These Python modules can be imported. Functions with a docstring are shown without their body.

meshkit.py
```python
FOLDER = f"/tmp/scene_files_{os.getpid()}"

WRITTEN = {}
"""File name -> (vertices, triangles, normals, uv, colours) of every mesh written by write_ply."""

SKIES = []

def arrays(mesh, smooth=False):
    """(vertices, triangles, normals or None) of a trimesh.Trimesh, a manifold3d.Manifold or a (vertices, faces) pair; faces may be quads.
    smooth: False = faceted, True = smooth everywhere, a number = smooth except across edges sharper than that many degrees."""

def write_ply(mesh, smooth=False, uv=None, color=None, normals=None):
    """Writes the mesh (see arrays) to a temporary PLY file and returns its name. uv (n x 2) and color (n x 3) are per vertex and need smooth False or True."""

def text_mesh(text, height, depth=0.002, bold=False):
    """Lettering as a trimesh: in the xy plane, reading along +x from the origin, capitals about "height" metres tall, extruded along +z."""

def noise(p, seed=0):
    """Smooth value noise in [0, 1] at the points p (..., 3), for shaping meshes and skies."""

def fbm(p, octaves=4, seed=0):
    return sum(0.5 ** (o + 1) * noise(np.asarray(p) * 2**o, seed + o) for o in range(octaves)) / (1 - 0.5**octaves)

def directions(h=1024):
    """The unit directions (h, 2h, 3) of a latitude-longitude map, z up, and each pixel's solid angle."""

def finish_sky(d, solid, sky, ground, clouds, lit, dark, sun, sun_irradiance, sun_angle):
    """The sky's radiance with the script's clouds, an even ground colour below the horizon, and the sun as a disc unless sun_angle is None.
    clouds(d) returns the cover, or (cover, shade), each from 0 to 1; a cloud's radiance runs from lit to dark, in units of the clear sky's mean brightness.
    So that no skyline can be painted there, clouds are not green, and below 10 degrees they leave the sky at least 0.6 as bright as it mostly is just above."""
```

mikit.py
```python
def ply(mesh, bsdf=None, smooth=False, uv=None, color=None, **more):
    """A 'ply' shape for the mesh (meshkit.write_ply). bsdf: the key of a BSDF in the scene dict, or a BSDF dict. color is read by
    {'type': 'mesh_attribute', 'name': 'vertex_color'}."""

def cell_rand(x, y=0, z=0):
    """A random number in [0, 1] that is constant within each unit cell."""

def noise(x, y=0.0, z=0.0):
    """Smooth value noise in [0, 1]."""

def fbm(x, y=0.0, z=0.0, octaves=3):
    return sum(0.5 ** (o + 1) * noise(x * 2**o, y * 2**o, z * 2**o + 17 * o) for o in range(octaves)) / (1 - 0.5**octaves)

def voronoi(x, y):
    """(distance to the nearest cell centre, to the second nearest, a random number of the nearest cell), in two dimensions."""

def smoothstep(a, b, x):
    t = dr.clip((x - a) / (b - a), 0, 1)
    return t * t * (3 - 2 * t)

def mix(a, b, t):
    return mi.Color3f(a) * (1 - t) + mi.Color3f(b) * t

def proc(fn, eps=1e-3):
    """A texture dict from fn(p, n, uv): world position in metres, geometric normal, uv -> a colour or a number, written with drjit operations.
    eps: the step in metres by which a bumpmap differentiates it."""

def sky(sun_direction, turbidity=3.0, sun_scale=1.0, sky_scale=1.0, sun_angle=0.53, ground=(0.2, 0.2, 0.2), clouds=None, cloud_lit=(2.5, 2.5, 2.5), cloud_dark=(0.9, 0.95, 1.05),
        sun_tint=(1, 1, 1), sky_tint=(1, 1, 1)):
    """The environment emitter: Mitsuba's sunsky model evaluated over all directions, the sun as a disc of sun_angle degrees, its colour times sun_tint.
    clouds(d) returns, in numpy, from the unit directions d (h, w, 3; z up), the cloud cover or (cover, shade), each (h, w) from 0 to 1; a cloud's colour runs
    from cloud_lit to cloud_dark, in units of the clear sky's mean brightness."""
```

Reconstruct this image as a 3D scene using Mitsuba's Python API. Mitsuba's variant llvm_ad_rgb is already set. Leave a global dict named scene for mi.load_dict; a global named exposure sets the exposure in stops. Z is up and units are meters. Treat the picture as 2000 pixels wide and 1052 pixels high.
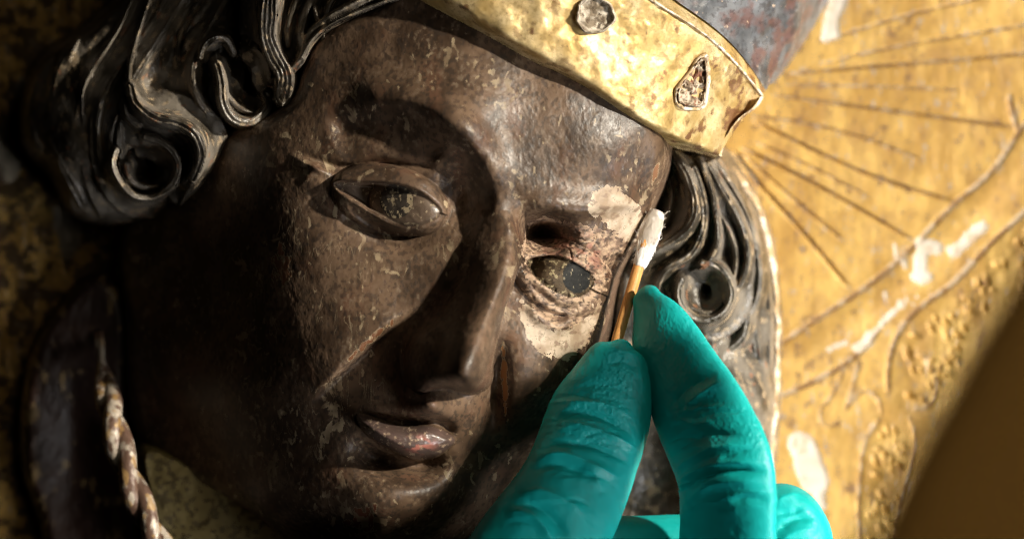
import math, numpy as np, trimesh, mitsuba as mi, drjit as dr
import mikit, meshkit, manifold3d as m3
from scipy.interpolate import RBFInterpolator, CubicSpline, RegularGridInterpolator
from scipy.spatial import cKDTree
from scipy.ndimage import gaussian_filter
from mikit import noise, fbm, smoothstep, mix, voronoi, proc
T = mi.ScalarTransform4f
scene, labels = {'type': 'scene'}, {}

# ------------------------------------------------------------------ camera, lamps, exposure
# sculptor's units: 0.1 mm; (u, v) across the relief, h = height above the panel
HF, DC = 400.0, 6000.0                # focus plane above the panel, distance of the lens from it
exposure = 2.0
scene['camera'] = {'type': 'thinlens', 'fov': math.degrees(2 * math.atan(1000 / DC)), 'fov_axis': 'x',
    'aperture_radius': 0.0078, 'focus_distance': DC * 1e-4, 'near_clip': 0.01, 'far_clip': 20.0,
    'to_world': T().look_at(origin=[0, -(HF + DC) * 1e-4, 0], target=[0, 0, 0], up=[0, 0, 1])}

def lamp(key, d, dist, radius, radiance, aim=(0, -0.03, 0)):
    d = np.array(d, float); d /= np.linalg.norm(d)
    o = np.array(aim) + d * dist
    scene[key] = {'type': 'disk', 'to_world': T().look_at(origin=o.tolist(), target=list(aim), up=[0, 0.3, 1]).scale(radius),
        'emitter': {'type': 'area', 'radiance': {'type': 'rgb', 'value': list(radiance)}}}
    labels[key] = {'kind': 'structure'}
# key: hard light from the right, a little above, grazing the relief; then two softer discs on the same side
K = 1380.0
lamp('unseen_key_lamp', (0.755, -0.58, 0.27), 1.6, 0.029, (K, K * 0.91, K * 0.76))  # unseen lamp, out of view, lights the relief from the right
lamp('unseen_soft_lamp', (0.62, -0.50, -0.42), 0.36, 0.085, (5.6, 5.6, 5.6), (0.03, -0.055, -0.035))  # unseen soft lamp close to the hand, placed to light the shaded glove
lamp('room_fill', (0.58, -0.74, 0.30), 2.2, 0.7, (0.26, 0.228, 0.18))  # added fill disc standing in for the dim room

# ------------------------------------------------------------------ helpers
def W(u, v, h):
    s = (DC - (np.asarray(h, float) - HF)) / DC
    return np.stack([(np.asarray(u, float) - 1000) * s, -np.asarray(h, float), (526 - np.asarray(v, float)) * s], -1) * 1e-4

def put(key, shape, label=None, category=None, group=None, kind=None):
    base, k = key, 0
    while key in scene: k += 1; key = f'{base}_{k:03d}'
    scene[key] = shape
    d = {n: x for n, x in (('label', label), ('category', category), ('group', group), ('kind', kind)) if x}
    if d: labels[key] = d
    return key

def spline(pts, n=None, step=1.5):
    p = np.array(pts, float)
    if len(p) == 2: p = np.array([p[0], (p[0] + p[1]) / 2, p[1]])
    t = np.r_[0, np.cumsum(np.linalg.norm(np.diff(p[:, :2], axis=0), axis=1))]
    n = n or max(8, int(t[-1] / step))
    cs = CubicSpline(t, p, bc_type='natural')
    return cs(np.linspace(0, t[-1], n))

class Field:
    """A carved surface: heights h over a grid of (u, v)."""
    def __init__(s, u0, u1, v0, v1, step):
        s.us, s.vs, s.step = np.arange(u0, u1 + step / 2, step), np.arange(v0, v1 + step / 2, step), step
        s.U, s.V = np.meshgrid(s.us, s.vs)
        s.H = np.zeros_like(s.U)
    def near(s, pts, reach):
        """window, distance, parameter 0..1, signed distance (positive to the right of the stroke as drawn on the relief), spline values"""
        c = spline(pts)
        u0, u1 = np.searchsorted(s.us, [c[:, 0].min() - reach, c[:, 0].max() + reach])
        v0, v1 = np.searchsorted(s.vs, [c[:, 1].min() - reach, c[:, 1].max() + reach])
        w = (slice(v0, v1), slice(u0, u1))
        q = np.stack([s.U[w], s.V[w]], -1)
        if q.size == 0: return None
        d, i = cKDTree(c[:, :2]).query(q.reshape(-1, 2))
        d, i = d.reshape(q.shape[:2]), i.reshape(q.shape[:2])
        t = np.gradient(c[:, :2], axis=0); t /= np.linalg.norm(t, axis=1, keepdims=True) + 1e-9
        r = q - c[i, :2]
        side = np.where(t[i, 0] * r[..., 1] - t[i, 1] * r[..., 0] >= 0, 1.0, -1.0)
        return w, d, i / (len(c) - 1), side * d, c[i]
    def ridge(s, pts, A, wl, wr=None, taper=0.15, p=2.0):
        wr = wr or wl
        r = s.near(pts, 3.2 * max(wl, wr))
        if r is None: return
        w, d, t, sd, c = r
        tp = np.sin(np.pi / 2 * np.clip(np.minimum(t, 1 - t) / taper, 0, 1)) ** 2 if taper else 1.0
        s.H[w] += A * tp * np.exp(-(d / np.where(sd > 0, wr, wl)) ** p)
    def step_(s, pts, A, B, wl, wr, e=4.0, taper=0.2, pw=1.0):
        w, d, t, sd, c = s.near(pts, 3.5 * max(wl, wr))
        tp = np.sin(np.pi / 2 * np.clip(np.minimum(t, 1 - t) / taper, 0, 1)) ** 2
        k = 0.5 + 0.5 * np.tanh(sd / e)
        s.H[w] += tp * ((1 - k) * A * np.exp(-(d / wl) ** pw) + k * B * np.exp(-(d / wr) ** pw))
    def bump(s, u, v, ru, rv, A, rot=0.0, p=2.0):
        c, n = math.cos(math.radians(rot)), math.sin(math.radians(rot))
        x, y = s.U - u, s.V - v
        x, y = (x * c + y * n) / ru, (-x * n + y * c) / rv
        s.H += A * np.exp(-(x * x + y * y) ** (p / 2))
    def crest(s, pts, k, w, r=0.0, tilt=0.0, slope=1.0, wavy=0.0):
        """a carved strand: pts (u, v, h); height h less a concave fall of depth k over width w outside the half width r"""
        q = s.near(pts, r + 5 * w)
        if q is None: return
        win, d, t, sd, c = q
        x = np.maximum(0, d - r)
        z = c[..., 2] + tilt * np.clip(sd, -r - w, r + w) - k * (1 - np.exp(-x / w)) - slope * 0.25 * x
        if r > 1.5: z = z + 1.5 * np.cos(2 * np.pi * sd / 8.5 + 5 * meshkit.noise(np.stack([s.U[win] / 34, s.V[win] / 34, d * 0], -1), 3)) * np.clip(1.6 - d / (r + w), 0, 1)
        z = z - 1e4 * (d > r + 4.5 * w)
        s.H[win] = np.maximum(s.H[win], z)
    def dist(s, poly):
        """signed distance to a closed outline, positive inside"""
        return sdist(poly, s.U, s.V)
    def mesh(s, keep, parts=()):
        """[(vertices, faces, normals)] of the kept cells: first the rest, then one for each mask of parts"""
        P = W(s.U, s.V, s.H)
        n = np.cross(np.gradient(P, axis=1), np.gradient(P, axis=0))
        n /= np.linalg.norm(n, axis=-1, keepdims=True)
        n = np.where(n[..., 1:2] > 0, -n, n)
        idx = np.arange(s.U.size).reshape(s.U.shape)
        cell = lambda m: m[:-1, :-1] & m[1:, :-1] & m[:-1, 1:] & m[1:, 1:]
        left, out = cell(keep), []
        for m in parts:
            c = (m[:-1, :-1] | m[1:, 1:]) & left
            left = left & ~c
            out.append(c)
        res = []
        for c in [left] + out:
            a, b, d, e = idx[:-1, :-1][c], idx[1:, :-1][c], idx[1:, 1:][c], idx[:-1, 1:][c]
            f = np.vstack([np.c_[a, b, d], np.c_[a, d, e]])
            used, inv = np.unique(f, return_inverse=True)
            res.append((P.reshape(-1, 3)[used], inv.reshape(-1, 3), n.reshape(-1, 3)[used]) if len(f) else None)
        return res

def sdist(poly, U, V, smooth=True):
    from shapely import Polygon, contains_xy
    p = np.array(poly, float)
    if smooth:
        q = np.vstack([p, p[:1]])
        t = np.r_[0, np.cumsum(np.sqrt(np.linalg.norm(np.diff(q, axis=0), axis=1)))]
        p = CubicSpline(t, q, bc_type='periodic')(np.linspace(0, t[-1], 40 * len(p)))
    e = np.linalg.norm(np.diff(np.vstack([p, p[:1]]), axis=0), axis=1)
    d = np.vstack([np.linspace(p[i], p[(i + 1) % len(p)], max(2, int(e[i] / 1.5)), endpoint=False) for i in range(len(p))])
    r = cKDTree(d).query(np.stack([U, V], -1).reshape(-1, 2))[0].reshape(U.shape)
    return np.where(contains_xy(Polygon(p).buffer(0), U, V), r, -r)

def shape(m, bsdf):
    v, f, n = m
    return {'type': 'ply', 'filename': meshkit.write_ply((v, f), normals=n), 'face_normals': False, 'bsdf': {'type': 'ref', 'id': bsdf}}

def rbf(pts, F, smooth=0.0, kernel='thin_plate_spline', g=16):
    p = np.array(pts, float)
    u, v = np.arange(F.us[0], F.us[-1] + g, g), np.arange(F.vs[0], F.vs[-1] + g, g)
    q = np.stack(np.meshgrid(u, v, indexing='ij'), -1).reshape(-1, 2)
    z = RBFInterpolator(p[:, :2] / 100, p[:, 2], kernel=kernel, smoothing=smooth)(q / 100).reshape(len(u), len(v))
    return RegularGridInterpolator((u, v), z, method='cubic', bounds_error=False, fill_value=None)(np.stack([F.U, F.V], -1).reshape(-1, 2)).reshape(F.U.shape)

def nz(F, su, sv=None, seed=0, octaves=3):
    sv = sv or su
    return meshkit.fbm(np.stack([F.U / su, F.V / sv, np.full_like(F.U, 3.3 * seed)], -1), octaves, seed) - 0.5

# ------------------------------------------------------------------ materials
def px(p): return p.x * 1e4 + 1000, 526 - p.z * 1e4, -p.y * 1e4
def bsdf(key, color, rough=0.5, metallic=0.0, spec=0.5, bump=None, bscale=1e-4, eps=1e-4, **more):
    b = {'type': 'principled', 'base_color': proc(color) if callable(color) else {'type': 'rgb', 'value': list(color)},
         'roughness': proc(rough) if callable(rough) else rough, 'metallic': proc(metallic) if callable(metallic) else metallic, 'specular': spec, **more}
    if bump: b = {'type': 'bumpmap', 'tex': proc(bump, eps=eps), 'scale': bscale, 'bsdf': b}
    scene[key] = {'type': 'twosided', 'id': key, 'bsdf': b}

def flecks(x, y, z):
    """cream chips and vertical cracks through the dark paint, thick in clusters"""
    # where the paint is most broken: jaw and lower cheek, beside the left eye
    a = smoothstep(0.0, 1.0, 1.15 - dr.sqrt(dr.square((x - 560) / 260) + dr.square((y - 780) / 330)))
    b = smoothstep(0.0, 1.0, 1.1 - dr.sqrt(dr.square((x - 600) / 190) + dr.square((y - 460) / 260)))
    b = b + 0.8 * smoothstep(0.0, 1.0, 1.1 - dr.sqrt(dr.square((x - 640) / 170) + dr.square((y - 620) / 200)))
    w = dr.clip(a + b, 0, 1)
    c = fbm(x / 80 + 3, y / 100, z / 200, 2)
    wx, wy = x + 16 * noise(x / 21, y / 26, 5.0), y + 16 * noise(x / 24 + 9, y / 20, 2.0)
    n = fbm(wx / 11, wy / 17 + 7, z / 60, 4)
    chips = smoothstep(-0.01, 0.075, n - 0.69 + 0.07 * w + 0.42 * (c - 0.5))
    v = fbm(wx / 9 + 40, y / 46, z / 60, 3)
    cracks = smoothstep(0.035, 0.0, dr.abs(v - 0.5)) * smoothstep(0.50, 0.66, fbm(x / 34, y / 40, 9.0, 3) + 0.06 * w)
    return dr.clip(chips * (0.55 + 0.45 * noise(x / 9, y / 9, 8.0)) + 0.6 * cracks * w, 0, 1)
def paint_color(p, n, uv):
    x, y, z = px(p)
    f = fbm(x / 55 + 0.6 * noise(x / 20, y / 20), y / 70, z / 90, 4)
    c = mix((0.056, 0.034, 0.021), (0.152, 0.097, 0.062), smoothstep(0.3, 0.7, f))
    c = mix(c, (0.13, 0.066, 0.04), 0.6 * smoothstep(0.54, 0.72, fbm(x / 50 + 11, y / 66, z / 60 + 5, 4)))
    g = fbm(x / 6.5, y / 9, z / 9 + 31, 3)
    c = mix(c, (0.030, 0.023, 0.019), 0.55 * smoothstep(0.50, 0.34, g))
    c = mix(c, (0.23, 0.175, 0.125), 0.45 * smoothstep(0.56, 0.74, g) * smoothstep(0.38, 0.6, fbm(x / 40 + 2, y / 40, 6.0, 2)))
    wob = 2.4 * (fbm(x / 8, y / 14, 3.0, 4) - 0.5)
    for cx, cy, rx, ry, sl, col in ((985, 738, 5, 54, 0.06, (0.30, 0.135, 0.05)), (722, 666, 7, 34, -1.15, (0.15, 0.066, 0.033)), (548, 520, 14, 30, 0.0, (0.18, 0.085, 0.045)), (704, 1012, 22, 24, -0.3, (0.15, 0.055, 0.03)), (1280, 340, 4, 18, -0.3, (0.20, 0.10, 0.055))):
        r = dr.sqrt(dr.square((x - cx - sl * (y - cy)) / rx) + dr.square((y - cy) / ry)) + wob
        c = mix(mix(c, (0.42, 0.33, 0.21), 0.55 * smoothstep(1.22, 1.14, r)), col, smoothstep(1.06, 0.94, r))
    k = flecks(x, y, z)
    return mix(c, mix((0.20, 0.14, 0.085), (0.48, 0.38, 0.25), noise(x / 14, y / 14, 4.0)), 0.85 * k)
def paint_bump(p, n, uv):
    x, y, z = px(p)
    return fbm(x / 7, y / 9, z / 8, 3) + 0.4 * noise(x / 2.2, y / 3, z / 3)
def paint_rough(p, n, uv):
    x, y, z = px(p)
    return 0.30 + 0.26 * fbm(x / 16, y / 18, z / 25, 3)
bsdf('dark_paint', paint_color, paint_rough, 0.0, 0.42, paint_bump, 0.6e-4)

def flesh_color(p, n, uv):
    x, y, z = px(p)
    f = fbm(x / 24, y / 30, z / 40, 4)
    c = mix((0.32, 0.23, 0.155), (0.53, 0.43, 0.325), smoothstep(0.3, 0.68, f))
    c = mix(c, (0.17, 0.105, 0.065), 0.7 * smoothstep(0.53, 0.70, fbm(x / 17 + 9, y / 11, z / 20, 4)))
    v1, v2, _ = voronoi(x / 26 + 0.9 * fbm(x / 9, y / 9), y / 19 + 0.9 * fbm(x / 8, y / 8 + 5))
    return mix(c, (0.10, 0.07, 0.045), 0.7 * smoothstep(0.05, 0.0, v2 - v1) * smoothstep(0.45, 0.6, f))
bsdf('flesh_paint', flesh_color, 0.5, 0.0, 0.4, paint_bump, 1.2e-4)
def lid_color(p, n, uv):
    x, y, z = px(p)
    f = fbm(x / 13, y / 9, z / 20, 4)
    c = mix((0.15, 0.095, 0.065), (0.44, 0.31, 0.21), smoothstep(0.34, 0.66, f))
    q = smoothstep(1.2, 0.5, dr.sqrt(dr.square((x - 1120) / 75) + dr.square((y - 500) / 60)))
    c = mix(c, (0.33, 0.15, 0.105), 0.6 * q * smoothstep(0.42, 0.6, fbm(x / 16 + 9, y / 12, z / 20, 3)))
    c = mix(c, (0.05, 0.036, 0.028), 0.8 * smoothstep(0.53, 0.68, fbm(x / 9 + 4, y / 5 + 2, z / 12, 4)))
    return mix(c, (0.06, 0.042, 0.034), 0.85 * smoothstep(0.9, 0.4, dr.sqrt(dr.square((x - 1080) / 95) + dr.square((y - 452) / 30))) * smoothstep(0.40, 0.5, f))  # darker in the hollow between brow and upper lid
bsdf('lid_paint', lid_color, 0.5, 0.0, 0.4, paint_bump, 2.2e-4)
def iris_color(p, n, uv):
    x, y, z = px(p)
    c = mix((0.007, 0.008, 0.008), (0.024, 0.024, 0.023), fbm(x / 10, y / 4, 1.0, 3))
    return mix(c, (0.26, 0.22, 0.15), 0.8 * smoothstep(0.66, 0.80, fbm(x / 5, y / 8, 3.0, 4)))
bsdf('iris_paint', iris_color, 0.6, 0.0, 0.15)
def white_color(p, n, uv):
    x, y, z = px(p)
    c = mix((0.05, 0.036, 0.022), (0.12, 0.085, 0.052), fbm(x / 14, y / 10, 1.0, 4))
    c = mix(c, (0.025, 0.018, 0.012), 0.7 * smoothstep(0.5, 0.64, fbm(x / 7, y / 6, 9.0, 3)))
    return mix(c, (0.33, 0.27, 0.16), 0.85 * smoothstep(0.62, 0.76, fbm(x / 6, y / 6, 6.0, 4) + 0.12 * smoothstep(1.0, 0.3, dr.sqrt(dr.square((x - 1078) / 12) + dr.square((y - 538) / 14)))))
bsdf('eyeball_paint', white_color, 0.6, 0.0, 0.15)
def old_iris_color(p, n, uv):
    x, y, z = px(p)
    c = mix((0.02, 0.017, 0.014), (0.075, 0.06, 0.048), fbm(x / 12, y / 10, 1.0, 3))
    r = dr.sqrt(dr.square((x - 774) / 31) + dr.square((y - 392) / 33))
    return mix(c, (0.38, 0.30, 0.19), 0.9 * smoothstep(0.60, 0.74, fbm(x / 5, y / 6, 6.0, 4) + 0.17 * smoothstep(0.55, 0.9, r) * smoothstep(-10.0, 25.0, (x - 774) + (y - 392))))
bsdf('old_iris_paint', old_iris_color, 0.4, 0.0, 0.4)
def oldlid_color(p, n, uv):
    x, y, z = px(p)
    c = mix((0.06, 0.042, 0.03), (0.15, 0.105, 0.074), fbm(x / 14, y / 10, 1.0, 4))
    return mix(c, (0.36, 0.28, 0.18), 0.7 * smoothstep(0.64, 0.78, fbm(x / 5, y / 6, 6.0, 4)))
bsdf('old_eye_paint', oldlid_color, 0.35, 0.0, 0.5)
def lip_color(p, n, uv):
    x, y, z = px(p)
    c = mix((0.06, 0.045, 0.04), (0.12, 0.075, 0.062), fbm(x / 25, y / 20, 1.0, 3))
    w = smoothstep(0.0, 1.0, 1.3 - dr.sqrt(dr.square((x - 822) / 34) + dr.square((y - 862) / 20)))
    c = mix(c, (0.33, 0.12, 0.09), smoothstep(0.46, 0.52, fbm(x / 14, y / 9, 2.0, 3)) * w)
    return mix(c, (0.40, 0.29, 0.20), 0.8 * smoothstep(0.60, 0.78, fbm(x / 7 + 4, y / 6, 8.0, 4)))
bsdf('lip_paint', lip_color, 0.3, 0.0, 0.6, paint_bump, 1.2e-4)

def hair_color(p, n, uv):
    x, y, z = px(p)
    f = fbm(x / 40, y / 50, z / 50, 3)
    c = mix((0.046, 0.038, 0.028), (0.19, 0.165, 0.135), smoothstep(0.33, 0.70, f))
    c = mix(c, (0.34, 0.26, 0.17), 0.8 * smoothstep(0.56, 0.70, fbm(x / 14 + 7, y / 17, z / 14, 4)))
    return mix(c, (0.27, 0.125, 0.065), 0.7 * smoothstep(0.69, 0.77, fbm(x / 16, y / 20, z / 16 + 9, 3)))
bsdf('hair_paint', hair_color, 0.36, 0.0, 0.5, paint_bump, 1.2e-4)
def gold_color(p, n, uv):
    x, y, z = px(p)
    f = fbm(x / 60, y / 75, 2.0, 4)
    c = mix((0.41, 0.235, 0.055), (0.59, 0.375, 0.105), smoothstep(0.3, 0.7, f))
    c = mix(c, (0.40, 0.25, 0.08), 0.55 * smoothstep(0.45, 0.75, fbm(x / 3.2, y / 60, 5.0, 3)))      # brushing of the leaf
    c = mix(c, (0.27, 0.145, 0.055), 0.35 * smoothstep(0.52, 0.74, fbm(x / 24, y / 34, 7.0, 5)))
    c = mix(c, (0.17, 0.09, 0.05), 0.75 * smoothstep(0.66, 0.76, fbm(x / 9, y / 15, 1.0, 4) * (0.78 + 0.42 * fbm(x / 90, y / 90, 3.0, 2))))
    c = mix(c, (0.36, 0.34, 0.32), 0.5 * smoothstep(0.70, 0.78, fbm(x / 8 + 60, y / 22, 2.0, 4)))
    old = smoothstep(700, 500, x)          # black-brown stains, only on the left half
    return mix(c, (0.05, 0.03, 0.016), 0.9 * old * smoothstep(0.46, 0.60, fbm(x / 20, y / 20, 3.0, 5)))
def gold_bump(p, n, uv):
    x, y, z = px(p)
    return 0.5 * fbm(x / 2.4, y / 30, 0.0, 2) + 0.6 * fbm(x / 9, y / 11, z / 9, 3)
bsdf('gold_leaf', gold_color, 0.48, 0.3, 0.5, gold_bump, 0.8e-4)
def bole_color(p, n, uv):
    x, y, z = px(p)
    return mix((0.22, 0.125, 0.055), (0.38, 0.29, 0.19), smoothstep(0.45, 0.65, fbm(x / 16, y / 16, 4.0, 3)))
bsdf('bared_bole', bole_color, 0.7, 0.0, 0.2)
def band_color(p, n, uv):
    x, y, z = px(p)
    f = fbm(x / 45, y / 45, z / 45, 4)
    c = mix((0.54, 0.365, 0.135), (0.80, 0.62, 0.33), smoothstep(0.3, 0.7, f))
    right = smoothstep(0, 1, ((x - 1330) + (y - 130) * 0.4) / 130)
    c = mix(c, (0.17, 0.065, 0.035), 0.85 * smoothstep(0.0, 0.12, fbm(x / 24, y / 24, z / 24 + 7, 5) - 0.66 + 0.19 * right))
    c = mix(c, (0.33, 0.20, 0.055), 0.55 * smoothstep(0.52, 0.72, fbm(x / 18 + 5, y / 18, z / 18, 4)))
    v1, v2, _ = voronoi((0.86 * x + 0.5 * y) / 13 + 1.2 * fbm(x / 10, y / 10), (0.86 * y - 0.5 * x) / 10 + 1.2 * fbm(x / 10 + 4, y / 10))
    c = mix(c, (0.30, 0.17, 0.06), 0.45 * smoothstep(0.06, 0.0, v2 - v1) * smoothstep(0.4, 0.6, f))
    c = mix(c, (0.42, 0.27, 0.08), 0.35 * smoothstep(0.45, 0.70, fbm(x / 5, y / 5, z / 5, 4)))
    return mix(c, (0.20, 0.10, 0.045), 0.5 * smoothstep(0.60, 0.72, fbm(x / 16 + 3, y / 14, z / 15, 5) * (0.72 + 0.5 * fbm(x / 70, y / 70, 2.0, 2))))
def band_bump(p, n, uv):
    x, y, z = px(p)
    return fbm(x / 10, y / 10, z / 10, 4)
def band_rough(p, n, uv):
    x, y, z = px(p)
    return 0.32 + 0.3 * fbm(x / 12, y / 12, z / 12, 3)
bsdf('band_gold', band_color, band_rough, 0.5, 0.5, band_bump, 1.2e-4)
def cap_color(p, n, uv):
    x, y, z = px(p)
    c = mix((0.06, 0.064, 0.07), (0.16, 0.165, 0.175), smoothstep(0.3, 0.7, fbm(x / 40, y / 40, z / 50, 4)))
    c = mix(c, (0.13, 0.055, 0.042), 0.7 * smoothstep(0.48, 0.68, fbm(x / 30 + 9, y / 30, z / 60, 5)))
    c = mix(c, (0.035, 0.03, 0.03), 0.6 * smoothstep(0.5, 0.7, fbm(x / 9, y / 9, z / 20 + 3, 4)))
    return mix(c, (0.50, 0.37, 0.27), 0.7 * smoothstep(0.71, 0.78, fbm(x / 9, y / 12, z / 30, 4)))
bsdf('cap_paint', cap_color, 0.42, 0.0, 0.5, band_bump, 1.2e-4)
def gesso_color(p, n, uv):
    x, y, z = px(p)
    c = mix((0.50, 0.43, 0.34), (0.66, 0.61, 0.54), fbm(x / 30, y / 30, 1.0, 3))
    return mix(c, (0.45, 0.30, 0.17), 0.6 * smoothstep(0.60, 0.70, fbm(x / 20, y / 24, 5.0, 3)))
bsdf('gesso', gesso_color, 0.8, 0.0, 0.2, gold_bump, 1.5e-4)
def shaded_gesso_color(p, n, uv):
    x, y, z = px(p)
    return mix((0.16, 0.13, 0.09), (0.40, 0.34, 0.25), smoothstep(0.35, 0.6, fbm(x / 30, y / 40, 1.0, 3)))  # darker than gesso: the shade on the left put into its colour
bsdf('shaded_gesso', shaded_gesso_color, 0.8, 0.0, 0.2, gold_bump, 1.5e-4)
def setting_color(p, n, uv):
    x, y, z = px(p)
    c = mix((0.16, 0.11, 0.07), (0.50, 0.42, 0.32), smoothstep(0.4, 0.6, fbm(x / 12, y / 12, z / 12, 4)))
    return mix(c, (0.24, 0.09, 0.05), 0.7 * smoothstep(0.58, 0.66, fbm(x / 9, y / 9, z / 9 + 6, 2)))
def setting_bump(p, n, uv):
    x, y, z = px(p)
    return fbm(x / 9, y / 9, z / 9, 4)
bsdf('setting_putty', setting_color, 0.85, 0.0, 0.2, setting_bump, 4e-4)
def coin_color(p, n, uv):
    x, y, z = px(p)
    c = mix((0.24, 0.19, 0.135), (0.58, 0.52, 0.43), smoothstep(0.38, 0.62, fbm(x / 11, y / 11, z / 12, 4)))
    return mix(c, (0.10, 0.07, 0.045), 0.8 * smoothstep(0.60, 0.68, fbm(x / 8, y / 8, z / 9 + 6, 3)))
bsdf('roundel_putty', coin_color, 0.75, 0.0, 0.2, setting_bump, 3e-4)
def rim_color(p, n, uv):
    x, y, z = px(p)
    c = mix((0.46, 0.33, 0.18), (0.76, 0.68, 0.56), smoothstep(0.35, 0.62, fbm(x / 14, y / 14, 1.0, 4)))
    return mix(c, (0.20, 0.12, 0.06), 0.7 * smoothstep(0.6, 0.7, fbm(x / 7, y / 8, 4.0, 3)))
bsdf('rim_gesso', rim_color, 0.6, 0.0, 0.3, setting_bump, 2e-4)

def cloth_color(p, n, uv):
    x, y, z = px(p)
    c = mix((0.014, 0.007, 0.005), (0.036, 0.017, 0.011), fbm(x / 40, y / 60, 1.0, 3))
    return mix(c, (0.26, 0.18, 0.08), 0.6 * smoothstep(0.64, 0.74, fbm(x / 20, y / 36, 7.0, 4)))
bsdf('cloak_paint', cloth_color, 0.5, 0.0, 0.4, paint_bump, 1.5e-4)
def robe_color(p, n, uv):
    x, y, z = px(p)
    c = mix((0.20, 0.155, 0.06), (0.34, 0.26, 0.10), fbm(x / 40, y / 40, 1.0, 3))
    return mix(c, (0.07, 0.05, 0.025), 0.7 * smoothstep(0.52, 0.64, fbm(x / 9, y / 9, 7.0, 3)))
bsdf('robe_paint', robe_color, 0.6, 0.0, 0.4, paint_bump, 2e-4)
def cord_color(p, n, uv):
    x, y, z = px(p)
    c = mix((0.12, 0.07, 0.048), (0.42, 0.36, 0.29), smoothstep(0.46, 0.60, fbm(x / 18, y / 26, z / 18, 3)))
    return mix(c, (0.36, 0.22, 0.08), 0.7 * smoothstep(0.60, 0.68, fbm(x / 16, y / 20, z / 16 + 3, 2)))
bsdf('cord_gold', cord_color, 0.42, 0.1, 0.5, setting_bump, 2.5e-4)

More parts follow.
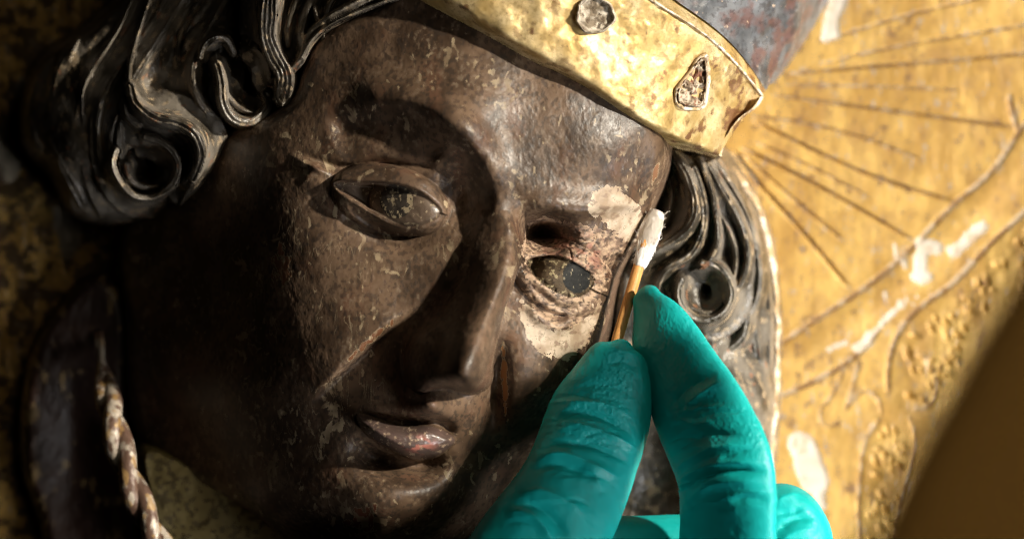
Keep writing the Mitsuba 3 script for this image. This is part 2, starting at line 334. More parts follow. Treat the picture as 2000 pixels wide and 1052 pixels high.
def glove_color(p, n, uv):
    x, y, z = px(p)
    return mix((0.002, 0.41, 0.40), (0.006, 0.47, 0.46), fbm(x / 60, y / 60, z / 60, 2))
def glove_bump(p, n, uv):
    x, y, z = px(p)
    tip = smoothstep(930, 820, y)                          # the fingers' textured grip ends below the first joint
    return (fbm(x / 5.2, y / 5.2, z / 5.2, 2)) * (0.25 + 0.75 * tip)
bsdf('nitrile', glove_color, 0.46, 0.0, 0.5, glove_bump, 2.2e-4)
def wood_color(p, n, uv):
    x, y, z = px(p)
    a = x + 0.36 * y
    return mix((0.60, 0.27, 0.075), (0.74, 0.39, 0.13), fbm(a / 4, y / 90, z / 5, 3))
bsdf('swab_wood', wood_color, 0.5, 0.0, 0.4)
def cotton_color(p, n, uv):
    x, y, z = px(p)
    dirt = smoothstep(0.24, 0.52, fbm(x / 16, y / 20, z / 16, 4)) * smoothstep(505, 470, y + 14 * noise(x / 6, y / 6))
    return mix((0.78, 0.77, 0.75), (0.40, 0.33, 0.26), 0.8 * dirt)
def cotton_bump(p, n, uv):
    x, y, z = px(p)
    return fbm(x / 5, y / 9, z / 5, 3)
bsdf('cotton', cotton_color, 0.9, 0.0, 0.1, cotton_bump, 2.5e-4, sheen=0.5)
bsdf('ochre_matte', (0.055, 0.027, 0.004), 0.95, 0.0, 0.1)

# ------------------------------------------------------------------ gilded panel
BACK = 110.0                          # the board lies this far behind the modelling's zero
def panel():
    ts = [(1380, 2080), (-60, 1110)]
    F = Field(1380, 2080, -60, 1110, 2.0)
    F.H += 5 * nz(F, 120, seed=2) + 1.4 * nz(F, 14, 22, seed=3)
    rays = [([(1527, 145), (1700, 131), (2000, 106), (2090, 98)], 7, 4.0), ([(1600, 126), (1700, 102), (1850, 75), (2000, 50), (2090, 38)], 4, 3.4),
        ([(1600, 82), (1690, 55), (1783, 27), (1880, 5), (1960, -20)], 3.5, 3.6), ([(1533, 166), (1700, 169), (1872, 176)], 3, 3.2),
        ([(1497, 184), (1740, 217), (1985, 249)], 7, 4.0), ([(1466, 226), (1616, 250), (1720, 282), (1800, 312)], 5, 3.6),
        ([(1464, 232), (1560, 279), (1690, 338), (1866, 394)], 9, 4.4), ([(1475, 278), (1590, 329), (1700, 388)], 5, 3.6),
        ([(1440, 285), (1566, 346), (1680, 409), (1787, 472)], 10, 4.4), ([(1452, 302), (1540, 380), (1652, 474)], 6, 3.8),
        ([(1428, 290), (1480, 355), (1570, 455), (1662, 566)], 11, 4.6)]
    for pts, a, w in rays: F.ridge(pts, -1.15 * a, 0.66 * w, taper=0.1)
    arcs = [([(2090, 140), (2040, 195), (1990, 258), (1938, 334), (1868, 396), (1785, 480), (1680, 568), (1590, 627), (1530, 668), (1508, 684)], 8, 6), ([(1972, 185), (1976, 215), (1988, 255)], 7, 6),
        ([(2090, 330), (1985, 430), (1929, 482), (1849, 563), (1790, 606), (1755, 650), (1738, 700), (1735, 775)], 9, 6), ([(1520, 776), (1594, 742), (1672, 694), (1720, 640)], 9, 5),
        ([(1676, 705), (1668, 745), (1652, 800)], 6, 5), ([(1606, 790), (1607, 826), (1618, 832), (1640, 818)], 6, 5), ([(1652, 800), (1672, 772), (1695, 764), (1712, 775), (1722, 810)], 7, 5), ([(1655, 700), (1625, 770), (1606, 795)], 5, 5),
        ([(1722, 815), (1695, 850), (1682, 910), (1678, 980), (1684, 1070)], 8, 6), ([(1800, 690), (1830, 740), (1820, 790), (1780, 800)], 8, 7), ([(1775, 810), (1790, 850), (1775, 940), (1750, 1060)], 7, 6)]
    for k, (pts, a, w) in enumerate(arcs): F.ridge(pts, -a * (0.6 if k < 4 else 0.3), w * 0.7, taper=0.05)
    F.ridge([(2090, 180), (2000, 300), (1880, 430), (1780, 530), (1680, 610), (1540, 700)], 5, 30)
    # the punched leaf border
    m1 = F.dist([(2090, 395), (1945, 500), (1860, 580), (1775, 650), (1752, 720), (1750, 790), (1790, 800), (1850, 780), (1880, 700), (1960, 620), (2090, 540)])
    m2 = F.dist([(1722, 830), (1700, 870), (1692, 930), (1692, 1000), (1700, 1100), (1780, 1100), (1785, 980), (1780, 880), (1760, 825)])
    rng = np.random.default_rng(5)
    pit = np.zeros_like(F.H)
    for m in (m1, m2):
        for _ in range(420):
            u, v = rng.uniform(1680, 2080), rng.uniform(380, 1090)
            i, j = int((v + 60) / 2), int((u - 1380) / 2)
            if 0 <= i < m.shape[0] and 0 <= j < m.shape[1] and m[i, j] > 6:
                r = rng.uniform(4, 8)
                s = (slice(max(0, i - 18), i + 18), slice(max(0, j - 18), j + 18))
                a = rng.uniform(0.3, 1.3)
                x, y = F.U[s] - u, F.V[s] - v
                x, y = x * math.cos(a) + y * math.sin(a), -x * math.sin(a) + y * math.cos(a)
                pit[s] = np.minimum(pit[s], -rng.uniform(5, 12) * np.exp(-(x / (r * 1.5)) ** 2 - (y / (r * 0.75)) ** 2))
    F.H += pit + 5 * np.clip((m1 + 20) / 46, 0, 1) + 5 * np.clip((m2 + 20) / 46, 0, 1) + 5 * nz(F, 26, seed=12) * np.clip((np.maximum(m1, m2) + 20) / 30, 0, 1)
    # losses down to the white gesso
    def blob(caps, seed):
        d = np.full(F.U.shape, 1e9)
        for pts, r in caps:
            q = F.near(pts, 90)
            d[q[0]] = np.minimum(d[q[0]], q[1] - r)
        return -(d + 19 * nz(F, 24, seed=seed, octaves=5))
    losses = [blob([([(1650, -20), (1632, 22), (1625, 62)], 15), ([(1622, 40), (1612, 75)], 6)], 1),
        blob([([(1802, 478), (1826, 484)], 14), ([(1802, 486), (1798, 520), (1800, 538)], 13), ([(1786, 540), (1812, 540)], 9)], 2),
        blob([([(1860, 492), (1895, 465), (1920, 440)], 10)], 3), blob([([(1722, 632), (1745, 610), (1760, 592)], 7)], 4),
        blob([([(1672, 678), (1694, 668), (1702, 655)], 9), ([(1618, 682), (1652, 668)], 3), ([(1700, 655), (1725, 630)], 3), ([(1764, 508), (1768, 520)], 5), ([(1765, 560), (1772, 590)], 2), ([(1748, 478), (1750, 500)], 3), ([(1728, 570), (1730, 590)], 2), ([(1780, 600), (1790, 580)], 2)], 5),
        blob([([(1565, 870), (1580, 905), (1590, 940)], 26), ([(1590, 940), (1602, 985)], 11)], 6)]
    masks = [l > 0 for l in losses]
    for l in losses: F.H += -4 * np.clip(l / 5, 0, 1)
    F.H -= BACK
    lines = []
    wander = 5 * nz(F, 12, seed=31, octaves=3)
    for pts, r in [(p, 1.25) for p, a, w in rays] + [(p, 3.4 if k < 4 else 1.6) for k, (p, a, w) in enumerate(arcs)]:
        q = F.near(pts, 14)
        m = np.zeros(F.H.shape, bool)
        m[q[0]] = q[1] + wander[q[0]] < r * (0.5 + 1.2 * np.clip(np.minimum(q[2], 1 - q[2]) / 0.2, 0, 1) ** 0.5) / 1.3
        lines.append(m)
    ms = F.mesh(np.ones_like(F.H, bool), masks + lines)
    put('gilded_panel__board', shape(ms[0], 'gold_leaf'))
    names = ['white gesso loss beside the tip of the dark cap', 'white forked gesso loss at the end of an incised ray', 'white oblong gesso loss in the halo border', 'thin streak of white gesso in the halo border', 'small white gesso flecks at the lower end of the border', 'large pale drop-shaped loss right of the glove']
    for k, m in enumerate(ms[1 + len(masks):]):
        if m: put('gilded_panel__incised_ray' if k < len(rays) else 'gilded_panel__incised_line', shape(m, 'bared_bole'))
    for m, n in zip(ms[1:], names):
        put('gilded_panel__gesso_loss', shape(m, 'gesso'), n)
    # the rest of the board, behind and left of the figure
    G = Field(-140, 1384, -60, 1110, 4.0)
    G.H += 4 * nz(G, 60, seed=8) + 1.5 * nz(G, 18, seed=9)
    G.H += -2 * (nz(G, 26, seed=3, octaves=4) > 0.03)
    l1 = np.minimum(G.dist([(48, 150), (46, 210), (36, 260), (34, 340), (8, 350), (-6, 300), (0, 250), (28, 220), (38, 160)]), 9) - 10 * nz(G, 18, seed=4)
    l2 = np.minimum(G.dist([(112, 400), (150, 405), (155, 450), (148, 490), (130, 505), (115, 470)]), 9) - 12 * nz(G, 18, seed=6)
    G.H -= BACK
    ms = G.mesh(np.ones_like(G.H, bool), [l1 > 0, l2 > 0])
    put('gilded_panel__board', shape(ms[0], 'gold_leaf'), 'dirty brown stained gold of the left side')
    put('gilded_panel__gesso_loss', shape(ms[1], 'shaded_gesso'), 'bare gesso strip left of the hair, painted grey for shade')
    put('gilded_panel__gesso_loss', shape(ms[2], 'shaded_gesso'), 'bare patch below the left curls, painted dull for shade')
panel()
labels['gilded_panel'] = {'label': 'gilded background panel with incised halo rays, punched border and white paint losses', 'category': 'panel'}

# ------------------------------------------------------------------ face
def face():
    F = Field(190, 1330, -60, 1130, 2.0)
    pts = [(590, 100, 320), (650, 100, 368), (750, 100, 425), (850, 100, 462), (950, 100, 470), (1050, 140, 455), (700, 20, 380), (850, 0, 430), (980, 40, 445),
        (420, 250, 220), (520, 250, 330), (600, 250, 388), (700, 250, 440), (800, 250, 490), (905, 245, 528), (945, 258, 517), (985, 270, 496), (1040, 270, 482), (1100, 270, 470), (1200, 290, 444), (1290, 300, 385),
        (980, 180, 490), (1100, 190, 464), (1200, 220, 435),
        (250, 400, 30), (340, 400, 130), (430, 400, 240), (520, 400, 358), (600, 400, 418), (700, 400, 442), (800, 400, 452), (900, 400, 485), (980, 400, 495), (1080, 400, 470), (1180, 400, 420), (1260, 400, 345),
        (250, 560, 20), (350, 560, 125), (450, 560, 250), (520, 560, 352), (600, 560, 416), (700, 560, 452), (800, 560, 455), (900, 560, 465), (1000, 560, 442), (1100, 560, 428), (1190, 540, 362),
        (255, 750, 10), (350, 750, 120), (450, 750, 255), (550, 750, 378), (650, 750, 438), (750, 750, 464), (850, 750, 474), (950, 750, 450), (1050, 750, 424), (1120, 750, 350),
        (300, 890, 20), (400, 890, 150), (500, 890, 285), (600, 890, 385), (700, 890, 435), (800, 890, 448), (880, 890, 420), (950, 900, 350), (1020, 920, 250),
        (470, 985, 210), (600, 985, 355), (690, 985, 430), (760, 985, 452), (850, 985, 410), (930, 1000, 290),
        (600, 1060, 230), (740, 1060, 350), (850, 1060, 290), (700, 1130, 200), (850, 1130, 150)]
    F.H = rbf(pts, F, smooth=0.02)
    # brow and sockets, left
    F.bump(755, 385, 120, 75, -38, 12)
    F.ridge([(640, 272), (715, 248), (800, 268), (868, 322)], -22, 34)
    F.ridge([(680, 195), (800, 192), (890, 240), (948, 315), (975, 390)], 24, 34, 26)
    F.ridge([(845, 290), (890, 340), (915, 410), (905, 480)], -46, 50, taper=0.4)
    F.ridge([(590, 330), (640, 372), (690, 420)], 12, 26)
    # right
    F.ridge([(1030, 425), (1075, 408), (1120, 412), (1190, 402), (1262, 398)], 24, 34, 13)
    F.bump(1066, 458, 48, 32, -110, 14)
    F.bump(1120, 525, 95, 62, -34, 25)
    F.bump(1130, 480, 62, 26, 26, 22)
    F.ridge([(1150, 566), (1170, 546), (1214, 492)], -26, 9)
    F.ridge([(1030, 590), (1056, 622), (1098, 638), (1128, 610)], 12, 12)
    F.ridge([(1024, 560), (1050, 596), (1098, 616), (1135, 592)], -9, 6)
    base = F.H.copy()
    # nose
    poly = [(985, 345), (1026, 432), (1012, 520), (980, 622), (962, 712), (955, 750), (915, 767), (868, 756), (820, 763), (789, 738), (783, 680), (802, 612), (850, 560), (880, 470), (915, 390)]
    d = F.dist(poly)
    from scipy.interpolate import PchipInterpolator as PC
    cu, chh = CubicSpline([330, 400, 445, 500, 560, 620, 672, 725, 775], [985, 992, 998, 990, 970, 945, 922, 902, 894])(F.V), CubicSpline([330, 400, 445, 500, 560, 620, 672, 720, 748, 775], [505, 509, 522, 548, 582, 618, 654, 676, 672, 652])(F.V)
    ru = PC([330, 400, 444, 475, 540, 632, 700, 737, 775], [1045, 1036, 1030, 1020, 1004, 974, 960, 953, 940])(F.V)
    lu = PC([330, 400, 470, 540, 600, 640, 700, 740, 775], [905, 890, 872, 856, 815, 795, 784, 788, 800])(F.V)
    bs = gaussian_filter(F.H, 12)
    tl, tr = np.clip((F.U - lu) / (cu - lu), 0, 1), np.clip((ru - F.U) / (ru - cu), 0, 1)
    wing = np.clip((F.V - 610) / 60, 0, 1)
    ec = lambda q, a: a * (0.5 - 0.5 * np.cos(np.pi * q)) + (1 - a) * q
    fl = ec(tl, 0.7) * (1 - wing) + wing * (0.42 * np.sin(np.pi / 2 * np.clip(tl / 0.42, 0, 1)) ** 0.9 + 0.58 * ec(np.clip((tl - 0.30) / 0.70, 0, 1), 0.7))
    fr = 0.72 + 0.28 * np.sin(np.pi / 2 * tr)
    N = gaussian_filter(bs + (chh - bs) * np.where(F.U < cu, fl, fr), (3.0, 3.0))
    left = np.clip((np.interp(F.V, [340, 470, 620, 730], [1000, 960, 900, 800]) - F.U) / 40, 0, 1) * np.clip((690 - F.V) / 50, 0, 1)
    left = np.maximum(left, np.clip((470 - F.V) / 60, 0, 1))
    R = 16 + 50 * left + 22 * np.clip((F.V - 690) / 40, 0, 1)
    k = np.clip((d + 2) / R, 0, 1); k = np.sqrt(1 - (1 - k) ** 2) * (1 - left) + left * k * k * (3 - 2 * k)
    F.H = np.where(d > -2, F.H + np.maximum(N - F.H, -25) * k, F.H)
    F.ridge([(820, 625), (846, 655), (862, 705), (858, 745)], -12, 10, taper=0.4)
    
    # fold from the nose to the mouth
    F.step_([(812, 596), (742, 655), (694, 700), (640, 752), (596, 802)], -34, 18, 70, 80, e=6.0, pw=1.7, taper=0.4)
    # eyes
    def eye(c, ax, ay, rot, A, up, low, t_up, t_low, ball, rim):
        """a rounded eyeball with the lids lying on it as shells, open between the two lid lines"""
        cu_, cv_ = c; co, si = math.cos(math.radians(rot)), math.sin(math.radians(rot))
        x, y = F.U - cu_, F.V - cv_
        x, y = (x * co + y * si) / ax, (-x * si + y * co) / ay
        dome = np.sqrt(np.maximum(1 - x * x - y * y, 0))
        b = gaussian_filter(base, 10)
        o = F.dist(up + low[::-1])
        lid = np.where(y < 0, t_up, t_low) * np.clip(dome * 2.2, 0, 1)
        shut = 0.5 - 0.5 * np.tanh((o - 1) / 2.2)
        lip_ = rim * np.exp(-((o + 6) / 6) ** 2) * np.clip(dome * 3, 0, 1)          # the rolled rim of the lids
        bu, bv, bx, by, bz = ball
        x2, y2 = F.U - bu, F.V - bv
        x2, y2 = (x2 * co + y2 * si) / bx, (-x2 * si + y2 * co) / by
        eyeball = b + bz * np.sqrt(np.maximum(1 - x2 * x2 - y2 * y2, 0)) + A - bz + 1
        z = shut * (b + A * dome - 4 + lid + lip_) + (1 - shut) * eyeball
        k = np.clip(dome * 4, 0, 1)
        F.H = np.where(dome > 0, F.H * (1 - k) + np.maximum(F.H - 90 * (o > 0), z) * k, F.H)
    up1, low1 = [(652, 358), (704, 357), (758, 359), (808, 370), (842, 391), (862, 414)], [(690, 388), (747, 424), (792, 441), (838, 434)]
    eye((762, 390), 120, 68, 15, 62, up1, low1, 17, 5, (800, 404, 82, 60, 62), 3)
    F.ridge([(556, 303), (605, 322), (655, 346)], 12, 9, taper=0.4)
    F.ridge([(575, 296), (640, 322), (705, 328), (770, 318), (835, 326), (882, 356)], -15, 9, taper=0.35)
    F.ridge([(674, 392), (712, 428), (750, 450), (795, 460), (838, 450)], -20, 10, taper=0.35)
    F.ridge([(690, 450), (747, 476), (795, 484), (850, 450)], -9, 10, taper=0.4)
    up2, low2 = [(1029, 512), (1060, 500), (1092, 500), (1128, 515), (1160, 547)], [(1064, 558), (1108, 579), (1140, 576)]
    eye((1100, 540), 108, 72, 24, 40, up2, low2, 10, 0, (1114, 546, 70, 52, 44), 0)
    F.ridge([(1034, 492), (1072, 474), (1120, 480), (1168, 516)], -8, 6, taper=0.4)
    F.ridge([(1028, 545), (1064, 580), (1104, 602), (1148, 592)], -10, 7, taper=0.3)
    F.bump(1056, 462, 38, 30, -80, 10)
    F.bump(1040, 516, 18, 15, -34, 20)
    # mouth
    F.ridge([(684, 840), (716, 882), (775, 906), (850, 902), (892, 872)], -74, 27, taper=0.35)
    F.ridge([(690, 812), (763, 822), (815, 826), (850, 822), (893, 852)], -30, 11, taper=0.12)
    lip = [(699, 810), (763, 827), (808, 833), (842, 832), (888, 856), (878, 872), (856, 888), (816, 897), (763, 876), (714, 842)]
    d = F.dist(lip)
    k = np.clip((d + 2) / 20, 0, 1); k = np.sqrt(1 - (1 - k) ** 2)
    F.H += k * (66 + 0.55 * (F.V - 845 - 0.25 * (F.U - 800)))
    lipm = d > 1
    F.ridge([(700, 794), (770, 803), (820, 806), (856, 806), (896, 838)], 5, 16, 9, taper=0.3)
    F.bump(842, 790, 44, 30, 74, 12)
    F.ridge([(984, 640), (974, 700), (968, 760), (958, 820), (936, 866)], -48, 22, taper=0.4)
    F.bump(770, 985, 90, 45, 14, -10)
    # wear of the carving
    eb = np.clip(F.dist([(1029, 516), (1075, 500), (1127, 516), (1160, 548), (1140, 574), (1108, 575), (1064, 552)]) / 6, 0, 1)
    eyem = (1 - eb) * np.exp(-(((F.U - 1120) / 110) ** 2 + ((F.V - 520) / 110) ** 2) ** 2)
    F.H += eyem * (7 * nz(F, 20, 14, 21, 4) - 5 * np.clip(1 - np.abs(nz(F, 34, 20, 22, 3)) / 0.035, 0, 1))
    F.H += 4.0 * nz(F, 60, 70, 1) + 1.5 * nz(F, 16, 22, 2) + 0.9 * nz(F, 6, 9, 3)
    # the outline, rounded off, then down to the panel
    out = [(585, 165), (600, 110), (650, 50), (720, 10), (800, -30), (900, -10), (1010, 70), (1180, 160), (1275, 240), (1302, 300), (1276, 392), (1238, 466), (1200, 545), (1184, 610), (1160, 690), (1082, 835), (1004, 955), (935, 1080),
        (800, 1150), (650, 1120), (540, 1030), (430, 960), (300, 890), (252, 790), (246, 620), (240, 480), (300, 360), (420, 270), (545, 215)]
    d = F.dist(out)
    R = 26.0
    k = np.clip(d / R, 0, 1)
    F.H -= 40 * (1 - np.sqrt(1 - (1 - k) ** 2))
    F.H = np.where(d < 0, np.maximum(F.H + 10 * d, -BACK - 5), F.H)
    # cleaned places, eyes
    dw = 20 * nz(F, 18, seed=11, octaves=4) + 22 * nz(F, 6, seed=13, octaves=2)
    c1 = F.dist([(1162, 378), (1176, 362), (1205, 368), (1240, 396), (1258, 422), (1250, 452), (1232, 470), (1205, 458), (1178, 432), (1156, 420)]) + dw > 0
    c2 = F.dist([(1020, 590), (1044, 604), (1062, 634), (1092, 646), (1130, 625), (1150, 585), (1172, 590), (1150, 660), (1110, 696), (1070, 690), (1030, 650)]) + dw > 0
    c3 = F.dist([(1032, 440), (1060, 425), (1120, 438), (1180, 450), (1225, 468), (1195, 530), (1172, 580), (1140, 625), (1095, 640), (1058, 624), (1030, 580), (1022, 520)]) + dw > 0
    e2 = F.dist(up2 + low2[::-1]) > 1
    ir = (((F.U - 1126) / 26) ** 2 + ((F.V - 541) / 30) ** 2 < 1) & e2
    e1 = F.dist(up1 + low1[::-1]) > 1
    ir1 = (((F.U - 774) / 31) ** 2 + ((F.V - 392) / 33) ** 2 < 1) & e1
    mk = F.mesh(d > -60, [ir, e2, ir1, e1, lipm, c1, c2 & ~c3, c3])
    put('carved_figure__face', shape(mk[0], 'dark_paint'), 'dark brown grimy carved face with cream chips in the paint')
    put('carved_figure__face__iris', shape(mk[1], 'iris_paint'), 'dark grey iris of the cleaned eye')
    put('carved_figure__face__eyeball', shape(mk[2], 'eyeball_paint'), 'worn eyeball of the cleaned eye on the right')
    put('carved_figure__face__eyeball', shape(mk[4], 'old_eye_paint'), 'dark uncleaned eyeball on the left')
    put('carved_figure__face__iris', shape(mk[3], 'old_iris_paint'), 'blackened iris of the uncleaned left eye')
    put('carved_figure__face__lower_lip', shape(mk[5], 'lip_paint'), 'lower lip with traces of red paint')
    put('carved_figure__face__cleaned_patch', shape(mk[6], 'flesh_paint'), 'pale cleaned patch on the brow')
    put('carved_figure__face__cleaned_patch', shape(mk[7], 'flesh_paint'), 'pale cleaned patch below the eye')
    put('carved_figure__face__eyelids', shape(mk[8], 'lid_paint'), 'reddish half-cleaned lids around the right eye')
face()

# ------------------------------------------------------------------ hair
def hair_right():
    F = Field(1180, 1530, 270, 1120, 2.0)
    F.H[:] = 90
    out = [(1285, 285), (1330, 292), (1400, 300), (1445, 360), (1480, 430), (1500, 510), (1512, 620), (1511, 760), (1503, 880), (1495, 1000), (1490, 1110), (1200, 1110), (1190, 700), (1220, 480), (1275, 380)]
    F.H = rbf([(1300, 330, 150), (1400, 330, 120), (1350, 450, 130), (1450, 450, 100), (1490, 520, 50), (1250, 560, 190), (1350, 650, 150), (1450, 650, 110), (1500, 650, 55), (1300, 780, 90), (1450, 800, 190), (1490, 850, 120), (1440, 900, 190), (1480, 950, 130), (1250, 900, 20), (1250, 1000, 10), (1330, 930, 20), (1430, 1000, 150), (1480, 1050, 120)], F)
    ridges = [  # (u, v, h) strands falling from under the hat band, then the curl
        ([(1318, 300, 240), (1345, 350, 260), (1358, 400, 265), (1346, 440, 262), (1310, 472, 250), (1270, 495, 235), (1235, 530, 220)], 70, 12, 6, -0.5),
        ([(1355, 330, 230), (1375, 400, 238), (1372, 450, 240), (1345, 500, 238), (1310, 520, 232), (1285, 560, 225), (1290, 600, 220)], 70, 11, 5, -0.4),
        ([(1365, 310, 225), (1388, 370, 232), (1400, 430, 236), (1402, 465, 238), (1385, 510, 240), (1350, 545, 240), (1328, 580, 236), (1330, 612, 232)], 75, 10, 3, -0.3),
        ([(1385, 320, 195), (1418, 380, 205), (1450, 440, 210), (1462, 500, 205), (1450, 550, 200), (1430, 580, 195)], 60, 10, 4, 0.2),
        ([(1395, 400, 200), (1425, 450, 205), (1438, 510, 205), (1432, 545, 205)], 55, 8, 2, 0.2),
        ([(1395, 312, 165), (1440, 375, 175), (1470, 440, 172), (1484, 510, 165), (1480, 580, 150), (1462, 620, 140)], 55, 9, 4, 0.2),
        ([(1402, 308, 120), (1452, 370, 125), (1482, 440, 122), (1500, 520, 110), (1506, 620, 100), (1504, 760, 95)], 50, 9, 4, 0.0),
        ([(1300, 330, 200), (1312, 380, 205), (1300, 430, 205), (1280, 470, 200)], 50, 9, 2, 0.0),
        ([(1400, 510, 215), (1415, 545, 215), (1425, 560, 215)], 45, 7, 1, 0.0)]
    for pts, k, w, r, tl in ridges: F.crest(pts, k, w, r, tl)
    # the curl: a hollow ring
    cu, cv = 1378, 570
    ring = [(cu + 52 * math.cos(a), cv + 56 * math.sin(a), 238 - 10 * math.cos(a)) for a in np.linspace(-1.7, 3.6, 22)]
    hole = ((F.U - cu + 8) / 40) ** 2 + ((F.V - cv - 4) / 42) ** 2
    F.H = np.where(hole < 1.3, np.minimum(F.H, 70 + 90 * hole), F.H)
    F.crest(ring, 60, 8, 5)
    F.crest([(cu + 38 * math.cos(a), cv + 40 * math.sin(a), 205) for a in np.linspace(0.6, 3.5, 12)], 60, 7, 2)
    # torn paint below it
    F.crest([(1400, 640, 170), (1390, 680, 160), (1400, 720, 140), (1392, 790, 130)], 40, 14, 6)
    F.crest([(1460, 620, 150), (1450, 660, 150), (1420, 690, 140)], 50, 14, 6)
    F.crest([(1470, 640, 120), (1478, 700, 110), (1465, 800, 100)], 30, 16, 8)
    F.H += 16 * nz(F, 34, 50, 4) + 5 * nz(F, 9, 12, 5)
    d = F.dist(out)
    F.H -= 60 * (1 - np.sqrt(1 - (1 - np.clip((d) / 22, 0, 1)) ** 2))
    F.H = np.maximum(np.where(d < 0, F.H + 9 * d, F.H), -BACK - 5)
    tops = [spline(r[0])[:, :2] for r in ridges] + [np.array(ring)[:, :2]]
    near = np.stack([cKDTree(t).query(np.stack([F.U, F.V], -1).reshape(-1, 2))[0].reshape(F.U.shape) for t in tops])
    who, dmin = near.argmin(0), near.min(0)
    mk = F.mesh(d > -34, [(who == i) & (dmin < 16) for i in range(len(tops))])
    put('carved_figure__hair_mass', shape(mk[0], 'hair_paint'), 'worn grey-black hair below the right curl')
    for i, m in enumerate(mk[1:]):
        if m: put('carved_figure__hair_lock', shape(m, 'hair_paint'), 'hollow ring-shaped curl right of the swab' if i == len(tops) - 1 else None)
hair_right()

def hair_left():
    F = Field(20, 900, -80, 440, 2.0)
    F.H = rbf([(60, 150, 60), (60, 300, 50), (120, 380, 60), (100, 200, 140), (150, 300, 170), (200, 60, 170), (200, 200, 170), (300, 0, 130), (300, 150, 170), (300, 320, 130), (400, 50, 150), (400, 200, 200), (470, 190, 170), (500, 100, 200), (560, 0, 220), (600, 60, 240), (700, -40, 260), (560, 200, 260), (420, 300, 180), (250, 420, 60), (800, -70, 300)], F)
    L = []
    def lock(pts, k=60, w=12, r=5, tilt=0.0):
        pts = [(u, v, h + LIFT(u, v)) for u, v, h in pts]
        L.append(pts); F.crest(pts, k, w, r, tilt)
    LIFT = lambda u, v: 40 * max(0.0, min(1.0, (500 - u) / 120)) * max(0.3, min(1.0, (u - 40) / 120)) * max(0.0, min(1.0, (470 - v) / 200))
    rl = np.random.default_rng(8)
    # first: the long flat waves on the left
    for i in range(7):
        s = (i + rl.uniform(-0.42, 0.42)) / 6.4
        j = rl.normal(0, 9, 4)
        lock([(420 - 250 * s, -60, 150 - 40 * s), (330 - 200 * s + j[0], 60 + 10 * s, 185 - 70 * s + j[3]), (262 - 165 * s + j[1], 170 + 20 * s, 200 - 95 * s + j[0]), (232 - 140 * s + j[2], 270, 190 - 95 * s), (240 - 120 * s, 350 - 10 * s, 150 - 60 * s), (262 - 110 * s, 400, 100 - 40 * s)], rl.uniform(24, 50), rl.uniform(7, 14), rl.uniform(1, 8))
    for (a, b, h) in ((340, 70, 170), (375, 60, 165), (450, 100, 195), (490, 130, 205)):
        lock([(a + 60, -60, h - 20), (a + 10, 10, h), (a - 20, b, h + 8), (a - 28, b + 60, h), (a - 15, b + 110, h - 20)], 50, 9, 2)
    # curl beside the temple, lower: sweeping ridge, then the hollow ring
    hole = ((F.U - 292) / 46) ** 2 + ((F.V - 322) / 40) ** 2
    F.H = np.where(hole < 1.25, 40 + 60 * hole, F.H)
    lock([(310, -60, 175), (272, 60, 195), (252, 140, 225), (260, 186, 255), (290, 218, 280)], 80, 9, 2, -0.1)
    lock([(254, 168, 240), (266, 200, 272), (300, 228, 298), (345, 242, 316), (384, 268, 322), (393, 305, 306), (376, 350, 262)], 95, 11, 9, -0.5)
    lock([(240, 190, 215), (248, 228, 235), (268, 246, 240)], 60, 8, 4)
    lock([(284, 268, 262), (318, 280, 270), (344, 308, 268), (348, 336, 250), (334, 362, 215), (300, 384, 200), (262, 382, 215), (236, 356, 235), (222, 318, 245), (228, 294, 235)], 110, 8, 5, -0.4)
    lock([(246, 322, 200), (256, 350, 195), (288, 366, 180), (318, 362, 165)], 70, 8, 4)
    lock([(392, 262, 270), (410, 286, 268), (406, 312, 240)], 90, 8, 4, -0.3)
    # curl beside the temple, upper
    hole = ((F.U - 478) / 40) ** 2 + ((F.V - 168) / 52) ** 2
    F.H = np.where(hole < 1.2, 110 + 60 * hole, F.H)
    lock([(470, -60, 190), (430, 20, 200), (392, 90, 225), (378, 140, 240), (392, 200, 248), (420, 236, 235)], 75, 11, 5)
    lock([(392, 112, 262), (404, 84, 275), (436, 74, 280), (456, 102, 265)], 90, 8, 4)
    lock([(424, 126, 290), (432, 160, 306), (436, 200, 312), (452, 228, 312), (484, 240, 306), (512, 226, 296), (526, 200, 286), (519, 182, 276)], 120, 9, 8, -0.4)
    lock([(440, 180, 290), (462, 208, 290), (490, 220, 280)], 60, 7, 2)
    # the bright lock at the hairline and the rim along the brow
    lock([(540, -70, 425), (526, 10, 415), (524, 70, 380), (538, 116, 356), (556, 150, 352), (552, 192, 325)], 130, 9, 16, -0.45)
    lock([(505, 95, 320), (525, 120, 330), (530, 150, 320)], 70, 8, 3)
    lock([(568, 140, 330), (592, 112, 355), (604, 76, 375), (636, 42, 398), (690, 12, 425), (760, -20, 445), (860, -60, 450)], 150, 8, 7, -0.3)
    lock([(590, 112, 375), (610, 78, 388), (644, 50, 408), (700, 24, 432), (775, -4, 452)], 90, 6, 3)
    lock([(614, 16, 360), (618, 30, 365), (626, 46, 370)], 60, 5, 2)
    for (a, h) in ((575, 350), (605, 365), (645, 375), (690, 380)):
        lock([(a + 40, -70, h), (a + 10, -10, h - 10), (a - 10, 40, h - 20), (a - 14, 90, h - 40)], 50, 9, 3)
    F.H += 10 * nz(F, 30, 40, 4) + 4 * nz(F, 9, 12, 5)
    out = [(330, -90), (250, -20), (180, 60), (110, 100), (60, 160), (48, 230), (62, 290), (110, 340), (140, 410), (230, 436), (330, 420), (420, 330), (470, 262), (520, 252), (575, 200), (620, 120), (680, 55), (760, 20), (860, -10), (890, -70)]
    d = F.dist(out)
    F.H -= 50 * (1 - np.sqrt(1 - (1 - np.clip(d / 20, 0, 1)) ** 2))
